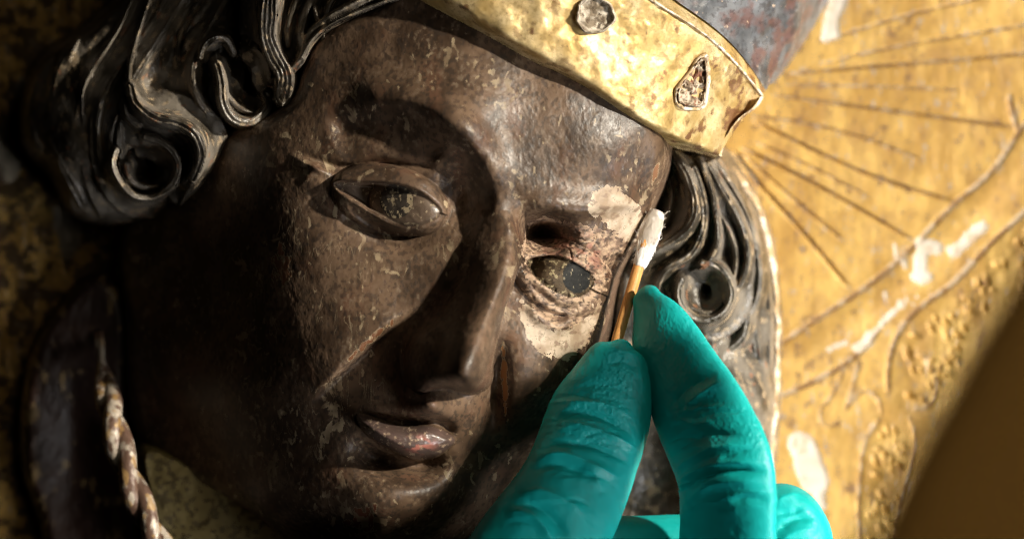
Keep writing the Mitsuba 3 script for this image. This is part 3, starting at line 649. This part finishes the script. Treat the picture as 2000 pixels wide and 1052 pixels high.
    F.H = np.maximum(np.where(d < 0, F.H + 9 * d, F.H), -BACK - 5)
    tops = [spline(r)[:, :2] for r in L]
    near = np.stack([cKDTree(t).query(np.stack([F.U, F.V], -1).reshape(-1, 2))[0].reshape(F.U.shape) for t in tops])
    who, dmin = near.argmin(0), near.min(0)
    mk = F.mesh(d > -34, [(who == i) & (dmin < (13 if i < 11 else 18)) for i in range(len(tops))])
    put('carved_figure__hair_mass', shape(mk[0], 'hair_paint'), 'dark deeply carved hair left of the face')
    for i, m in enumerate(mk[1:]):
        if m: put('carved_figure__hair_lock', shape(m, 'hair_paint'))
hair_left()

# ------------------------------------------------------------------ cap and gilded band
def loft(curves, n=160, m=14, jitter=1.5, seed=0, su=24):
    c = np.stack([spline(k, n) for k in curves])                     # (curves, n, 3)
    s = np.linspace(0, len(curves) - 1, (len(curves) - 1) * m + 1)
    i = np.minimum(s.astype(int), len(curves) - 2); t = (s - i)[:, None, None]
    g = c[i] * (1 - t) + c[i + 1] * t
    g = gaussian_filter(g, (m * 0.10, 0, 0), mode='nearest')
    q = meshkit.fbm(g / su, 3, seed) - 0.5
    g[..., 2] += jitter * 2 * q
    a = q * jitter
    g[..., 0] += a; g[..., 1] += a
    P = W(g[..., 0], g[..., 1], g[..., 2])
    idx = np.arange(P.shape[0] * P.shape[1]).reshape(P.shape[:2])
    f = np.vstack([np.c_[idx[:-1, :-1].ravel(), idx[1:, :-1].ravel(), idx[1:, 1:].ravel()], np.c_[idx[:-1, :-1].ravel(), idx[1:, 1:].ravel(), idx[:-1, 1:].ravel()]])
    nr = np.cross(np.gradient(P, axis=1), np.gradient(P, axis=0)); nr /= np.linalg.norm(nr, axis=-1, keepdims=True) + 1e-12
    nr = np.where(nr[..., 1:2] > 0, -nr, nr)
    V, nr = P.reshape(-1, 3), nr.reshape(-1, 3)
    fn = np.cross(V[f[:, 1]] - V[f[:, 0]], V[f[:, 2]] - V[f[:, 0]])
    bad = (fn * nr[f].sum(1)).sum(1) < 0
    f[bad] = f[bad][:, ::-1]
    return V, f, nr

low0 = [(300, -270, 250), (520, -170, 380), (700, -80, 420), (830, 8, 422), (985, 100, 430), (1140, 182, 400), (1275, 270, 320), (1392, 312, 0)]
low = [(310, -300, 330), (540, -190, 450), (730, -90, 490), (880, -2, 506), (1010, 84, 514), (1155, 166, 486), (1292, 256, 410), (1402, 306, 290)]
mid = [(420, -440, 380), (660, -330, 480), (880, -230, 515), (1020, -130, 520), (1120, -20, 502), (1235, 68, 462), (1360, 165, 376), (1448, 236, 255)]
top = [(520, -560, 370), (780, -440, 460), (1010, -330, 495), (1140, -180, 495), (1262, -8, 470), (1340, 42, 430), (1412, 98, 356), (1488, 186, 240)]
topi = [(530, -580, 340), (790, -455, 430), (1030, -345, 460), (1160, -195, 455), (1290, -18, 428), (1362, 34, 385), (1428, 88, 310), (1496, 178, 200)]
band = loft([low0, low, mid, top, topi], 260, 34, 5.0, 3, 34)
put('carved_figure__hat_band', shape(band, 'band_gold'), 'broad gilded hat band with red bole showing through')
cap_pts = [[(a, b, h) for a, b, h in topi[2:]], [(1080, -420, 420), (1240, -260, 470), (1360, -90, 410), (1430, -10, 350), (1480, 60, 270), (1502, 166, 175)],
    [(1140, -480, 300), (1330, -330, 330), (1470, -170, 330), (1545, -40, 280), (1560, 30, 200), (1508, 162, 120)], [(1200, -520, -100), (1420, -380, -100), (1560, -220, -100), (1640, -60, -100), (1605, 30, -100), (1512, 164, -100)]]
put('carved_figure__hat_crown', shape(loft(cap_pts, 200, 40, 4.0, 7), 'cap_paint'), 'slate grey cap with worn red patches above the gilded band')
rend = [(1404, 306, -100), (1412, 284, -100), (1428, 256, -100), (1450, 224, -100), (1476, 204, -100), (1488, 190, -100)]
rtop = [(1404, 304, 288), (1408, 284, 288), (1424, 256, 290), (1446, 228, 290), (1474, 206, 282), (1486, 188, 280)]
buv = (lambda P: (lambda h: np.c_[P[:, 0] * 1e4 / ((DC - (h - HF)) / DC) + 1000, 526 - P[:, 2] * 1e4 / ((DC - (h - HF)) / DC), h])(-P[:, 1] * 1e4))(band[0])
btree = cKDTree(buv[:, :2])
band_h = lambda u, v: buv[btree.query(np.stack([u, v], -1), 4)[1], 2].mean(-1)
put('carved_figure__hat_band__end_edge', shape(loft([rtop, [(u + 6, v + 2, h - 60) for u, v, h in rtop], rend], 60, 12, 2.0, 4), 'rim_gesso'), 'pale chipped end of the gilded band')

def tube(pts, sides=14, n=None, cap=True, skew=0.0, flat=2.0, axis=None):
    """a swept solid: pts (u, v, h, half width, half depth); returns (vertices in sculptor's units, faces)"""
    c = spline(pts, n, 3.0) if np.array(pts).shape[1] == 5 else None
    t = np.gradient(c[:, :3], axis=0); t /= np.linalg.norm(t, axis=1, keepdims=True)
    up = np.array(axis if axis is not None else [0, 0, 1.0])
    w = np.cross(up, t); w /= np.linalg.norm(w, axis=1, keepdims=True)
    nrm = np.cross(t, w)
    th = np.linspace(0, 2 * np.pi, sides, endpoint=False)
    ce, se = np.sign(np.cos(th)) * np.abs(np.cos(th)) ** (2 / flat), np.sign(np.sin(th)) * np.abs(np.sin(th)) ** (2 / flat)
    x = np.sqrt(np.maximum(c[:, 3:4] ** 2 - (skew * c[:, 4:5]) ** 2, (0.35 * c[:, 3:4]) ** 2)) * ce + skew * c[:, 4:5] * se
    y = c[:, 4:5] * se
    v = c[:, None, :3] + x[..., None] * w[:, None] + y[..., None] * nrm[:, None]
    k = len(c)
    idx = np.arange(k * sides).reshape(k, sides); nx = np.roll(idx, -1, 1)
    f = np.vstack([np.c_[idx[:-1].ravel(), nx[:-1].ravel(), nx[1:].ravel()], np.c_[idx[:-1].ravel(), nx[1:].ravel(), idx[1:].ravel()]])
    v = np.vstack([v.reshape(-1, 3), c[0, :3], c[-1, :3]])
    f = np.vstack([f, np.c_[nx[0], idx[0], np.full(sides, k * sides)], np.c_[idx[-1], nx[-1], np.full(sides, k * sides + 1)]])
    m = trimesh.Trimesh(v, f, process=False)
    if m.volume < 0: m.invert()
    return m
def world(m): return trimesh.Trimesh(W(*np.asarray(m.vertices).T), m.faces[:, ::-1], process=False)

def put_mesh(key, m, mat, label=None, smooth=True):
    m = world(m)
    if m.volume < 0: m.invert()
    return put(key, mikit.ply(m, mat, smooth=smooth), label)

# roundel and drop-shaped setting on the band: a raised rim round broken putty
def disc_setting(key, cu, cv, outline, h0, tilt, mat, label, rough):
    n = len(outline); o = np.array(outline, float)
    rings = np.linspace(0, 1, 16)
    V = []
    for r in rings:
        p = o * r
        h = band_h(p[:, 0] + cu, p[:, 1] + cv) + 5
        z = (meshkit.fbm(np.c_[(p + [cu, cv]) / 11, np.full(n, 2.0)], 4, 6) - 0.5) * rough
        h = h + z + (13 * np.exp(-((r - 0.88) / 0.07) ** 2)) - (22 if r == 1 else 0)
        V.append(np.c_[p[:, 0] + cu, p[:, 1] + cv, h])
    V = np.array(V)
    idx = np.arange(16 * n).reshape(16, n); nx = np.roll(idx, -1, 1)
    f = np.vstack([np.c_[idx[:-1].ravel(), idx[1:].ravel(), nx[1:].ravel()], np.c_[idx[:-1].ravel(), nx[1:].ravel(), nx[:-1].ravel()]])
    m = trimesh.Trimesh(V.reshape(-1, 3), f, process=False)
    put(key, mikit.ply(world(m), mat, smooth=True), label)
a = np.linspace(0, 2 * np.pi, 72, endpoint=False)
rr = 1 + 0.05 * np.sin(3 * a + 1) + 0.03 * np.sin(7 * a)
disc_setting('carved_figure__hat_band__roundel', 1162, 30, np.c_[41 * rr * np.cos(a), 39 * rr * np.sin(a)], 606, (-0.22, 0.05), 'roundel_putty', 'round putty-filled setting like a worn coin', 12)
drop = spline([(22, -56), (26, -20), (22, 20), (14, 42), (-6, 46), (-34, 36), (-36, 14), (-18, -14), (2, -42), (16, -56), (22, -56)], 90)[:-1]
disc_setting('carved_figure__hat_band__drop_setting', 1357, 166, drop, 492, (-0.62, 0.12), 'setting_putty', 'empty drop-shaped setting with rough brown putty', 34)
edge = spline([(u, v, h + 2) for u, v, h in top], 120)  # thin pale line along the upper edge of the band
put_mesh('carved_figure__hat_band__pale_edge', tube(np.c_[edge, 1.6 + 2.2 * meshkit.noise(np.c_[edge[:, :2] / 30, edge[:, :1] * 0]), np.full(120, 4.0)], 10, 300), 'rim_gesso', 'pale upper edge of the gilded band')
ring = [(u + 1357, v + 166, float(band_h(np.float64(u + 1357), np.float64(v + 166))) + 5, 3.4 + 2.4 * math.sin(u * 1.3 + v * 0.7) ** 2, 5.0) for u, v in drop[::4]]
ring.append(ring[0])
put_mesh('carved_figure__hat_band__setting_rim', tube(ring, 10, 180), 'rim_gesso', 'pale raised rim round the drop-shaped setting')

# light crackled seam where hair meets the panel
seam = [(u + 4, v, h - 30) for u, v, h in [(1408, 312, 26), (1455, 372, 26), (1486, 440, 26), (1503, 520, 26), (1513, 620, 26), (1512, 700, 26), (1509, 780, 26), (1502, 860, 26), (1497, 930, 24), (1494, 1060, 24)]]
rng = np.random.default_rng(3)
sp = spline([(u, v, h, 5 + 3 * rng.random(), 34 + 8 * rng.random()) for u, v, h in seam], 40)
sp[:, 0] += rng.normal(0, 1.0, 40); sp[:, 3] *= rng.uniform(0.6, 1.4, 40)
put_mesh('carved_figure__seam', tube(sp, 10, 400), 'rim_gesso', 'pale crackled seam between hair and gold panel')

# ------------------------------------------------------------------ cloak, robe and cord at the lower left
def cloak():
    F = Field(20, 330, 500, 1120, 3.0)
    out = [(178, 538), (125, 585), (75, 660), (46, 760), (42, 880), (58, 960), (85, 1050), (100, 1110), (330, 1110), (300, 1000), (262, 880), (250, 760), (248, 600), (215, 545)]
    d = F.dist(out)
    F.H = -20 + 14 * nz(F, 90, 140, 3) + 6 * nz(F, 20, 30, 4) - 40 * np.exp(-((F.U - 150) / 60) ** 2) * np.exp(-((F.V - 900) / 160) ** 2)
    F.H -= 45 * (1 - np.sqrt(1 - (1 - np.clip(d / 24, 0, 1)) ** 2))
    F.H = np.maximum(np.where(d < 0, F.H + 9 * d, F.H), -BACK - 5)
    put('carved_figure__cloak', shape(F.mesh(d > -22)[0], 'cloak_paint'), 'dark red-brown cloak edge at the lower left')
    G = Field(260, 760, 860, 1130, 3.0)
    out = [(285, 885), (330, 892), (430, 945), (540, 1020), (680, 1100), (640, 1125), (320, 1125), (300, 1000)]
    d = G.dist(out)
    G.H = 90 + (G.U - 300) * 0.12 + 16 * nz(G, 60, 60, 3) + 5 * nz(G, 14, 14, 4)
    G.H = np.maximum(np.where(d < 0, G.H + 6 * d, G.H), -BACK - 5)
    put('carved_figure__robe', shape(G.mesh(d > -36)[0], 'robe_paint'), 'dull olive gold robe below the jaw')
    axis = spline([(192, 650, -20), (200, 720, 40), (216, 800, 140), (236, 880, 182), (264, 960, 200), (300, 1040, 210), (345, 1120, 215)], 220)
    s = np.arange(220) / 219 * 470 / 105 * np.pi
    g = np.clip(np.arange(220) / 60, 0.35, 1)
    for ph in (0, np.pi):
        off = 11 * np.cos(s + ph) * g, 11 * np.sin(s + ph) * g
        pts = np.c_[axis[:, 0] + off[0], axis[:, 1] - 0.3 * off[0], axis[:, 2] + off[1], 18 * g, 16 * g]
        put_mesh('carved_figure__twisted_cord', tube(pts[::4], 14, 220), 'cord_gold', 'twisted cord with flaking silver and gold')
cloak()
labels['carved_figure'] = {'label': 'carved painted relief of a dark brown tilted head with curled hair and gilded hat', 'category': 'sculpture'}

# ------------------------------------------------------------------ gloved hand
def hand():
    parts = []
    def add(pts, skew=0.0, flat=2.3, sides=72, n=None): parts.append(tube(pts, sides, n, skew=skew, flat=flat))
    # thumb (u, v, h, half width, half depth)
    add([(1204, 664, 430, 6, 6), (1205, 668, 431, 20, 18), (1204, 676, 432, 38, 32), (1201, 698, 434, 60, 44), (1194, 742, 438, 81, 56), (1176, 800, 448, 99, 64), (1155, 860, 466, 103, 72), (1130, 930, 492, 106, 78), (1095, 1000, 520, 114, 84), (1050, 1080, 545, 130, 92), (1020, 1180, 560, 150, 100), (1050, 1320, 550, 170, 110)])
    # index finger
    add([(1257, 561, 395, 5, 5), (1258, 566, 398, 17, 15), (1262, 580, 402, 28, 26), (1276, 615, 412, 47, 42), (1297, 665, 430, 67, 52), (1330, 735, 458, 80, 60), (1363, 800, 490, 91, 68), (1398, 870, 525, 95, 76), (1418, 930, 550, 95, 82), (1422, 990, 548, 93, 84), (1422, 1060, 535, 94, 86), (1410, 1180, 510, 105, 92), (1380, 1320, 490, 125, 95)], skew=-0.85, flat=2.1)
    # middle finger, bent, its knuckle out to the right
    add([(1370, 1180, 330, 20, 20), (1400, 1130, 350, 55, 50), (1470, 1060, 400, 70, 62), (1530, 1012, 440, 68, 62), (1552, 1040, 450, 70, 64), (1540, 1120, 440, 84, 74), (1500, 1230, 430, 100, 84), (1460, 1340, 440, 110, 90)])
    # ring finger, curled into the shade behind the thumb
    add([(1080, 1070, 330, 8, 8), (1110, 1064, 335, 40, 40), (1200, 1060, 345, 55, 52), (1300, 1062, 350, 58, 54), (1400, 1075, 350, 58, 54), (1450, 1130, 350, 66, 60), (1440, 1330, 380, 90, 80)])
    # little finger, below the frame
    add([(1120, 1180, 330, 8, 8), (1150, 1176, 335, 38, 36), (1250, 1172, 345, 50, 46), (1380, 1185, 345, 54, 50), (1420, 1330, 370, 75, 70)])
    # palm and wrist
    add([(1250, 1200, 470, 60, 60), (1250, 1260, 475, 200, 100), (1250, 1340, 480, 260, 130), (1260, 1480, 490, 280, 140), (1290, 1640, 500, 235, 130), (1320, 1800, 510, 190, 120), (1340, 2050, 520, 200, 135), (1345, 2100, 520, 205, 138)])
    M = m3.Manifold()
    for p in parts:
        w = world(p)
        if w.volume < 0: w.invert()
        q = m3.Manifold(m3.Mesh(vert_properties=np.asarray(w.vertices * 1e4, np.float32), tri_verts=np.asarray(w.faces, np.uint32)))
        M = M + q
    M = M.refine_to_length(6.0)
    m = M.to_mesh()
    v, f = np.array(m.vert_properties[:, :3], float), np.array(m.tri_verts)
    t = trimesh.Trimesh(v, f, process=True)
    trimesh.smoothing.filter_taubin(t, lamb=0.5, nu=0.53, iterations=14)
    # folds of the glove: pressed and raised along lines on the visible side
    P = np.asarray(t.vertices) ; h = -P[:, 1]; s = (DC - (h - HF)) / DC
    u, vv = P[:, 0] / s + 1000, 526 - P[:, 2] / s
    n = np.asarray(t.vertex_normals)
    front = np.clip((-n[:, 1] + 0.25) / 0.5, 0, 1)
    disp = np.zeros(len(u)); uv = np.c_[u, vv]
    folds = [  # thumb: shallow curved wrinkles; (points, depth, width)
        ([(1098, 772), (1150, 752), (1210, 760), (1262, 790)], -2, 8), ([(1076, 812), (1130, 786), (1190, 792), (1250, 826)], 3.5, 9), ([(1066, 836), (1120, 806), (1180, 816), (1236, 850)], -8, 7),
        ([(1060, 856), (1110, 836), (1170, 842), (1250, 880)], 8, 9), ([(1046, 880), (1100, 866), (1165, 872), (1230, 905)], -9, 7), ([(1040, 898), (1090, 886), (1150, 905), (1215, 935)], 8, 9), ([(1030, 925), (1075, 905), (1120, 912), (1170, 940)], -8, 8),
        ([(1016, 965), (1050, 958), (1100, 975), (1150, 1010)], 6, 12), ([(1000, 990), (1040, 985), (1080, 1010), (1110, 1050)], -9, 9), ([(985, 1004), (1030, 1002), (1062, 1030), (1085, 1070)], 8, 9),
        ([(1125, 930), (1150, 920), (1175, 960)], 5, 10), ([(1180, 715), (1215, 705), (1245, 725)], -3, 10),
        # index finger
        ([(1400, 728), (1370, 742), (1335, 765), (1310, 800)], -5, 12), ([(1412, 742), (1380, 762), (1345, 790), (1322, 830)], 6, 10), ([(1300, 760), (1322, 790), (1318, 830), (1302, 862)], -3, 9),
        ([(1306, 900), (1345, 862), (1400, 848), (1450, 850)], -6, 9), ([(1308, 925), (1350, 895), (1420, 870), (1470, 872)], 7, 10), ([(1318, 945), (1370, 915), (1440, 902), (1494, 906)], 9, 9), ([(1322, 965), (1380, 928), (1440, 917), (1498, 922)], -11, 7),
        ([(1334, 985), (1390, 946), (1450, 938), (1500, 945)], 6, 12), ([(1425, 980), (1460, 972), (1504, 980)], -4, 8),
        # middle finger
        ([(1512, 1040), (1540, 1020), (1566, 1010), (1590, 1016)], -9, 8), ([(1520, 1060), (1550, 1040), (1600, 1035)], 5, 9), ([(1512, 985), (1535, 968), (1560, 965)], 4, 9), ([(1515, 1000), (1540, 1000), (1570, 990)], -6, 8)]
    rng = np.random.default_rng(12)
    # fine creases across the joints
    for _ in range(46):
        t0 = rng.uniform(0, 1)
        if rng.random() < 0.55:
            cu, cv, hw, sl = 1160 - 110 * t0, 770 + 260 * t0, 88, 0.12
        else:
            cu, cv, hw, sl = 1345 + 75 * t0, 760 + 240 * t0, 78, -0.22
        cu += rng.uniform(-50, 50); L = rng.uniform(0.3, 0.8) * hw
        sl += rng.normal(0, 0.14)
        folds.append(([(cu - L, cv - sl * L + rng.uniform(4, 14)), (cu, cv), (cu + L, cv + sl * L + rng.uniform(4, 14))], rng.choice([-1, 1]) * rng.uniform(1.0, 3.2), rng.uniform(2.6, 4.5)))
    for pts, A, w in folds:
        c = spline(pts, step=1.0)
        sel = np.where((uv[:, 0] > c[:, 0].min() - 40) & (uv[:, 0] < c[:, 0].max() + 40) & (uv[:, 1] > c[:, 1].min() - 40) & (uv[:, 1] < c[:, 1].max() + 40))[0]
        d, i = cKDTree(c).query(uv[sel]); tt = i / (len(c) - 1)
        disp[sel] += 1.15 * A * np.exp(-(d / w) ** 1.35) * np.clip(np.minimum(tt, 1 - tt) / 0.25, 0, 1)
    disp += 3 * (meshkit.fbm(P / 60, 3, 4) - 0.5) + 1.2 * (meshkit.fbm(P / 14, 2, 5) - 0.5)
    t.vertices = (P + n * (disp * front)[:, None]) * 1e-4
    put('gloved_hand__glove', mikit.ply(t, 'nitrile', smooth=True))
hand()
labels['gloved_hand'] = {'label': 'hand in a wrinkled teal nitrile glove pinching a cotton swab', 'category': 'hand'}

# ------------------------------------------------------------------ cotton swab
stick = [(1262, 470, 345, 11, 11), (1240, 545, 362, 11, 11), (1212, 640, 386, 11, 11), (1190, 715, 402, 11, 11), (1160, 815, 425, 11, 11), (1130, 910, 460, 11, 11)]
put_mesh('cotton_swab__stick', tube(stick, 20, 80, flat=2.0), 'swab_wood')
bud = tube([(1284, 410, 321, 2, 2), (1283.6, 411, 321, 7, 7), (1282.8, 414, 322, 12.5, 12), (1280.5, 421, 324, 17, 16), (1276, 434, 327, 20, 19), (1270, 452, 332, 21, 20), (1263, 478, 340, 19, 18), (1256, 500, 348, 16, 15), (1250, 516, 355, 13.5, 13), (1248, 522, 357, 11.5, 11.5)], 40, 90, flat=2.0)
bv = np.array(bud.vertices)
bud.vertices = bv + np.asarray(bud.vertex_normals) * (3.5 * (meshkit.fbm(bv / [9, 14, 9], 4, 2) - 0.5))[:, None]
put_mesh('cotton_swab__tip', bud, 'cotton', 'white cotton tip with a dirty side')
rng = np.random.default_rng(21)
fib = []
for _ in range(130):
    i = rng.integers(0, 80 * 40); p0, n0 = np.array(bud.vertices)[i], np.asarray(bud.vertex_normals)[i]
    a = np.array([-0.3, 0.95, 0.1]) * rng.choice([-1, 1]) + rng.normal(0, 0.5, 3); L = rng.uniform(5, 14)
    q = [p0 - n0 * 1.5, p0 + n0 * rng.uniform(0.5, 2.5) + a * L * 0.4, p0 + n0 * rng.uniform(-1, 5) + a * L * 0.8 + rng.normal(0, 1.5, 3)]
    fib.append(tube([(*x, 0.45, 0.45) for x in q], 5, 7))
put_mesh('cotton_swab__fibres', trimesh.util.concatenate(fib), 'cotton')
labels['cotton_swab__fibres'] = {'kind': 'stuff'}
labels['cotton_swab'] = {'label': 'wooden cotton swab with a slightly soiled tip held by the gloved fingers', 'category': 'swab'}

# ------------------------------------------------------------------ dark ochre shape of unknown kind near the lens, far out of focus
fg = tube([(2560, 460, 3100, 360, 60), (2440, 680, 3100, 480, 60), (2360, 900, 3100, 550, 60), (2320, 1120, 3100, 640, 60), (2320, 1500, 3100, 720, 60)], 64, 60, flat=5)
fgm = world(fg)
if fgm.volume < 0: fgm.invert()
put('ochre_shape', mikit.ply(fgm, 'ochre_matte', smooth=True), 'blurred dark ochre shape close to the lens in the lower right corner', 'ochre_shape')

# ------------------------------------------------------------------ unseen post as a stand, right of the frame, shaped to shade the thumb
post = tube([(2150, 333, 1112, 4, 5), (2150, 336, 1112, 12, 14), (2150, 350, 1102, 22, 44), (2150, 410, 1108, 30, 84), (2150, 470, 1128, 32, 98), (2150, 515, 1146, 34, 92), (2150, 560, 1184, 36, 98), (2150, 615, 1222, 38, 118), (2152, 700, 1250, 40, 140), (2155, 900, 1260, 42, 150), (2160, 1300, 1260, 44, 150), (2160, 1900, 1260, 44, 150)], 40, 160)
put_mesh('unseen_post', post, 'swab_wood')
labels['unseen_post'] = {'label': 'unseen post of the lamp stand beside the panel', 'category': 'blocker'}
